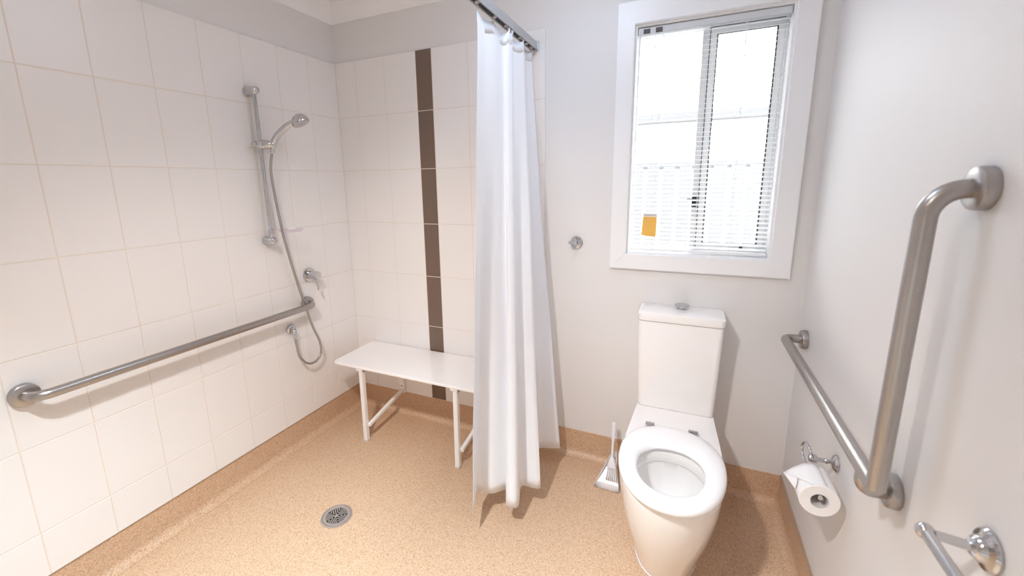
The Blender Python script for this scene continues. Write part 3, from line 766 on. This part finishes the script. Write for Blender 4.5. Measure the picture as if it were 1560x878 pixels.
# seat ring
def egg(w_, yb, yf, z, n=56, p=2.15):
    cy = yb + (yf - yb) * 0.44; out = []
    for k in range(n):
        a = 2 * PI * k / n; c, s = math.cos(a), math.sin(a)
        L1 = (cy - yf) if s < 0 else (yb - cy)
        x = w_ * math.copysign(abs(c) ** (2 / p), c); y = cy + L1 * math.copysign(abs(s) ** (2 / p), s)
        out.append((CX + x, y, z))
    return out
Z0 = RIM + 0.004
def ring(f, z):            # f: 0 outer edge, 1 inner edge
    wo, bo, fo, wi, bi, fi = .176, -.318, -.787, .107, -.462, -.716
    L = lambda a, b_: a + (b_ - a) * f
    return egg(L(wo, wi), L(bo, bi), L(fo, fi), z)
bm = bmesh.new()
vr = loft(bm, [ring(.06, Z0), ring(.01, Z0 + .003), ring(0, Z0 + .010), ring(.03, Z0 + .018), ring(.12, Z0 + .0245), ring(.3, Z0 + .0285), ring(.55, Z0 + .0285), ring(.8, Z0 + .0245), ring(.94, Z0 + .018), ring(1.0, Z0 + .010), ring(.98, Z0 + .002), ring(.94, Z0)])
n_ = len(vr[0])
for k in range(n_): bm.faces.new((vr[-1][k], vr[-1][(k + 1) % n_], vr[0][(k + 1) % n_], vr[0][k]))
finish('seat', bm, 'seat_plastic', t, smooth=60)
for s_ in (-1, 1):
    x = CX + s_ * 0.080 - 0.006
    bm = bmesh.new()
    lathe(bm, [(0, 0), (0.016, 0), (0.016, 0.006), (0.013, 0.010), (0, 0.0105)], (x, -0.302, RIM), (0, 0, 1), 24)
    sweep(bm, [(x - .017, -0.312, RIM + .014), (x + .017, -0.312, RIM + .014)], 0.0075, 14)
    finish('hinge', bm, 'chrome', t, smooth=40)
# cistern
def rr3(x0, x1, y0, y1, r, z): return rrect(x0, x1, y0, y1, r, z, 6)
cs = bmesh.new(); loft(cs, [rr3(CX - .150, CX + .150, -.146, -.004, .018, RIM), rr3(CX - .154, CX + .154, -.150, -.004, .020, RIM + .004), rr3(CX - .1645, CX + .1645, -.166, -.004, .020, .826), rr3(CX - .163, CX + .163, -.1645, -.004, .019, .829)], True, True, True)
finish('cistern', cs, 'porcelain', t, smooth=40)
cs = bmesh.new(); loft(cs, [rr3(CX - .165, CX + .165, -.166, -.003, .020, .831), rr3(CX - .1675, CX + .1675, -.1695, -.003, .022, .834), rr3(CX - .1690, CX + .1690, -.171, -.003, .022, .862), rr3(CX - .166, CX + .166, -.168, -.006, .020, .8665), rr3(CX - .160, CX + .160, -.162, -.010, .018, .868)], True, True, True)
ld = finish('cistern_lid', cs, 'porcelain', t, smooth=40)
BT = (CX + .004, -0.052)
bt = finish('flush_button', lathe(bmesh.new(), [(0, 0), (0.021, 0), (0.022, 0.008), (0.030, 0.012), (0.030, 0.016), (0.028, 0.018), (0, 0.0185)], (*BT, .868), (0, 0, 1), 32), 'chrome', ld, smooth=30)
finish('base_bead', (lambda q: (loft(q, [[(p[0], p[1], z) for p in outline(.118 + g, .112 + g, -.40, -.600 - g, 0)] for g, z in ((.004, .0005), (.003, .004), (-.004, .006))], True, True, True), q)[1])(bmesh.new()), 'white_plastic', t, smooth=40)

# ------------------------------------------------------------------ dustpan and brush
t = thing('dustpan', 'white plastic dustpan leaning on the skirting beside the toilet', 'dustpan', (1.64, -0.2, 0.0))
# local frame: lip on the floor, plate leaning back to the wall
LIP = Vector((1.637, -0.212, 0.002)); VUP = Vector((0.018, 0.132, 0.128)).normalized(); VX = Vector((0.999, -0.02, 0)).normalized(); VN = VX.cross(VUP).normalized()
if VN.y > 0: VN = -VN
def DP(u, v, n): return LIP + VX * u + VUP * v + VN * n
bm = bmesh.new()
rows_ = [(0.0, .059, 0.0, 0.005), (.03, .051, 0.0, .018), (.06, .040, 0.0, .024), (.095, .029, 0.0, .026), (.13, .020, 0.0, .024), (.155, .016, 0.0, .020)]
def prow(v, w_, n0, lip): return [DP(-w_, v, lip), DP(-w_ + .0015, v, 0.001), DP(-w_ * .4, v, 0.0), DP(w_ * .4, v, 0.0), DP(w_ - .0015, v, 0.001), DP(w_, v, lip)]
loft(bm, [prow(*r) for r in rows_], False)
bm.faces.new([bm.verts.new(p) for p in prow(*rows_[-1])])
bmesh.ops.remove_doubles(bm, verts=bm.verts[:], dist=1e-5)
pn_ = finish('scoop', bm, 'white_plastic', t, smooth=50)
sm = pn_.modifiers.new('thickness', 'SOLIDIFY'); sm.thickness = 0.002
bm = sweep(bmesh.new(), [DP(0, .15, .006), DP(0, .165, .006), DP(0, .178, .006)], [.014, .013, .009], 14)
finish('handle', bm, 'white_plastic', t, smooth=50)

t = thing('hand_brush', 'white hand brush standing in the dustpan beside the toilet', 'brush', (1.64, -0.14, 0.05))
B0 = DP(0.012, .055, .022); B1 = Vector((1.641, -0.062, 0.262)); BD = (B1 - B0)
def BP(f, u=0.0, n=0.0): return B0 + BD * f + VX * u + VN * n
bm = sweep(bmesh.new(), [BP(.30), BP(.34), BP(.45), BP(.6), BP(.68)], [.004, .0065, .006, .0055, .006], 12)
finish('neck', bm, 'white_plastic', t, smooth=60)
bm = bmesh.new()
gr_ = [(.62, .006), (.70, .0085), (.86, .0105), (.90, .0105), (1.0, .0095)]
rings = []
for f, w_ in gr_:
    rings.append([BP(f, w_ * math.cos(2 * PI * k / 16), .0045 * math.sin(2 * PI * k / 16)) for k in range(16)])
loft(bm, rings, True, True, True)
gp = finish('grip', bm, 'white_plastic', t, smooth=60)
hp_ = lathe(bmesh.new(), [(0.0035, -.0055), (.0075, -.0055), (.0075, .0055), (.0035, .0055), (.0035, -.0055)], BP(.97), VN, 18)
finish('hanging_eye', hp_, 'white_plastic', gp, smooth=40)
bm = bmesh.new()
rings = []
for f, w_, d_ in ((.36, .008, .006), (.28, .016, .008), (.20, .021, .010), (.15, .022, .010)):
    rings.append([BP(f, w_ * math.cos(2 * PI * k / 16), d_ * math.sin(2 * PI * k / 16)) for k in range(16)])
loft(bm, rings, True, True, True)
finish('head', bm, 'white_plastic', t, smooth=60)
bm = bmesh.new()
for i in range(6):
    for j in (-1, 1):
        u0 = -0.0165 + 0.0066 * i; jit = rnd.uniform(-.003, .003)
        sweep(bm, [BP(.16, u0, j * .004), BP(.0, u0 * 1.25, j * .0055), BP(-.06 + jit, u0 * 1.45, j * .006)], [.0024, .0030, .0026], 8)
o = finish('bristles', bm, 'bristle', t); o['kind'] = 'stuff'

# ------------------------------------------------------------------ toilet roll and its holder
t = thing('toilet_roll_holder', 'curved chrome toilet roll holder below the grab rail', 'holder', (W, -0.565, 0.585))
HY, HZ = -0.572, 0.590
finish('flange', lathe(bmesh.new(), [(0, 0), (0.024, 0), (0.0245, 0.004), (0.020, 0.009), (0.012, 0.012), (0, 0.012)], (W - 0.0005, HY, HZ), (-1, 0, 0), 28), 'chrome', t, smooth=30)
finish('post', lathe(bmesh.new(), [(0, 0), (0.0065, 0), (0.006, 0.012), (0.0095, 0.016), (0.0065, 0.020), (0.0065, 0.036), (0.0125, 0.041), (0.0135, 0.049), (0.010, 0.058), (0, 0.061)], (W - 0.0105, HY, HZ), (-1, 0, 0), 24), 'chrome', t, smooth=50)
RXC, RZC = W - 0.070, 0.547
arm = [(W - 0.062, HY, HZ), (W - 0.066, HY + .018, HZ + .020), (W - 0.070, HY + .045, HZ + .022), (W - 0.072, HY + .062, HZ + .004), (W - 0.072, HY + .060, HZ - .018), (W - 0.071, HY + .040, RZC + .014), (RXC, HY + .01, RZC + .013), (RXC, HY - .08, RZC + .013), (RXC, HY - .135, RZC + .013)]
finish('arm', sweep(bmesh.new(), catmull(arm, 6), 0.0045, 12), 'chrome', t, smooth=50)
finish('end_knob', lathe(bmesh.new(), [(0, -.007), (.006, -.005), (.0075, 0), (.006, .005), (0, .007)], (RXC, HY - .138, RZC + .013), (0, -1, 0), 16), 'chrome', t, smooth=50)

t = thing('toilet_roll', 'white toilet paper roll with folded end hanging on the holder', 'toilet paper', (RXC, -0.66, RZC))
RA, RB, RR, RI = -0.610, -0.710, 0.0475, 0.0205
bm = lathe(bmesh.new(), [(RI + .001, 0.001), (RR - .002, 0), (RR, .002), (RR, .098), (RR - .002, .1), (RI + .001, .099)], (RXC, RA, RZC), (0, -1, 0), 48)
finish('paper', bm, 'tissue', t, smooth=40)
finish('core', lathe(bmesh.new(), [(RI, 0.0), (RI + .0012, 0.0), (RI + .0012, .1), (RI, .1), (RI, 0)], (RXC, RA, RZC), (0, -1, 0), 36), 'card', t, smooth=40)
# loose folded end: sheet leaves the top of the roll on the room side, folded into a point
bm = bmesh.new()
def RP(a, y, r=RR + .0012): return Vector((RXC + r * math.cos(a), y, RZC + r * math.sin(a)))
tipT = Vector((2.213, -0.618, 0.553)); tipD = RP(math.radians(128), -0.692, RR + .0015)
rws = []
for a_, r_ in ((70, .0006), (88, .0010), (105, .0014), (118, .0018)):
    rws.append([RP(math.radians(a_), RA - .001 + (RB - RA + .004) * k / 5, RR + r_) for k in range(6)])
rws.append([rws[-1][k].lerp(tipT.lerp(tipD, k / 5), 0.5) + Vector((0, 0, .002)) for k in range(6)])
rws.append([tipT.lerp(tipD, k / 5) for k in range(6)])
loft(bm, rws, False)
fl = finish('folded_end', bm, 'tissue', t, smooth=60); sm = fl.modifiers.new('thickness', 'SOLIDIFY'); sm.thickness = 0.0007
bm = bmesh.new()
q = [bm.verts.new(p) for p in (tipT + Vector((.0004, 0, -.001)), Vector((2.2285, -0.690, 0.5565)), Vector((2.2335, -0.684, 0.571)), tipT.lerp(tipD, .62) + Vector((.001, 0, -.0012)))]
bm.faces.new((q[0], q[1], q[2])); bm.faces.new((q[0], q[2], q[3]))
fl = finish('folded_end', bm, 'tissue', t); sm = fl.modifiers.new('thickness', 'SOLIDIFY'); sm.thickness = 0.0007

# ------------------------------------------------------------------ towel rail near the viewer
t = thing('towel_rail', 'chrome towel rail low on the wall nearest the viewer', 'towel rail', (W, -1.45, 0.865))
TYS = (-1.186, -1.76)
XT = W - 0.076
for y in TYS:
    finish('rose', lathe(bmesh.new(), [(0, 0), (0.031, 0), (0.032, 0.004), (0.029, 0.008), (0.020, 0.011), (0.0175, 0.018), (0.013, 0.022), (0, 0.023)], (W - 0.0005, y, 0.860), (-1, 0, 0), 32), 'chrome', t, smooth=30)
    finish('post', sweep(bmesh.new(), [(W - 0.020, y, 0.860), (XT, y, 0.866)], 0.0075, 16), 'chrome', t, smooth=40)
    finish('end_ball', lathe(bmesh.new(), [(0, -.013), (.007, -.0115), (.012, -.005), (.0128, 0), (.012, .005), (.007, .0115), (0, .013)], (XT, y, 0.867), (0, 1, 0), 20), 'chrome', t, smooth=50)
finish('bar', sweep(bmesh.new(), [(XT, TYS[0], 0.867), (XT, TYS[1], 0.867)], 0.0088, 20), 'chrome', t, smooth=40)
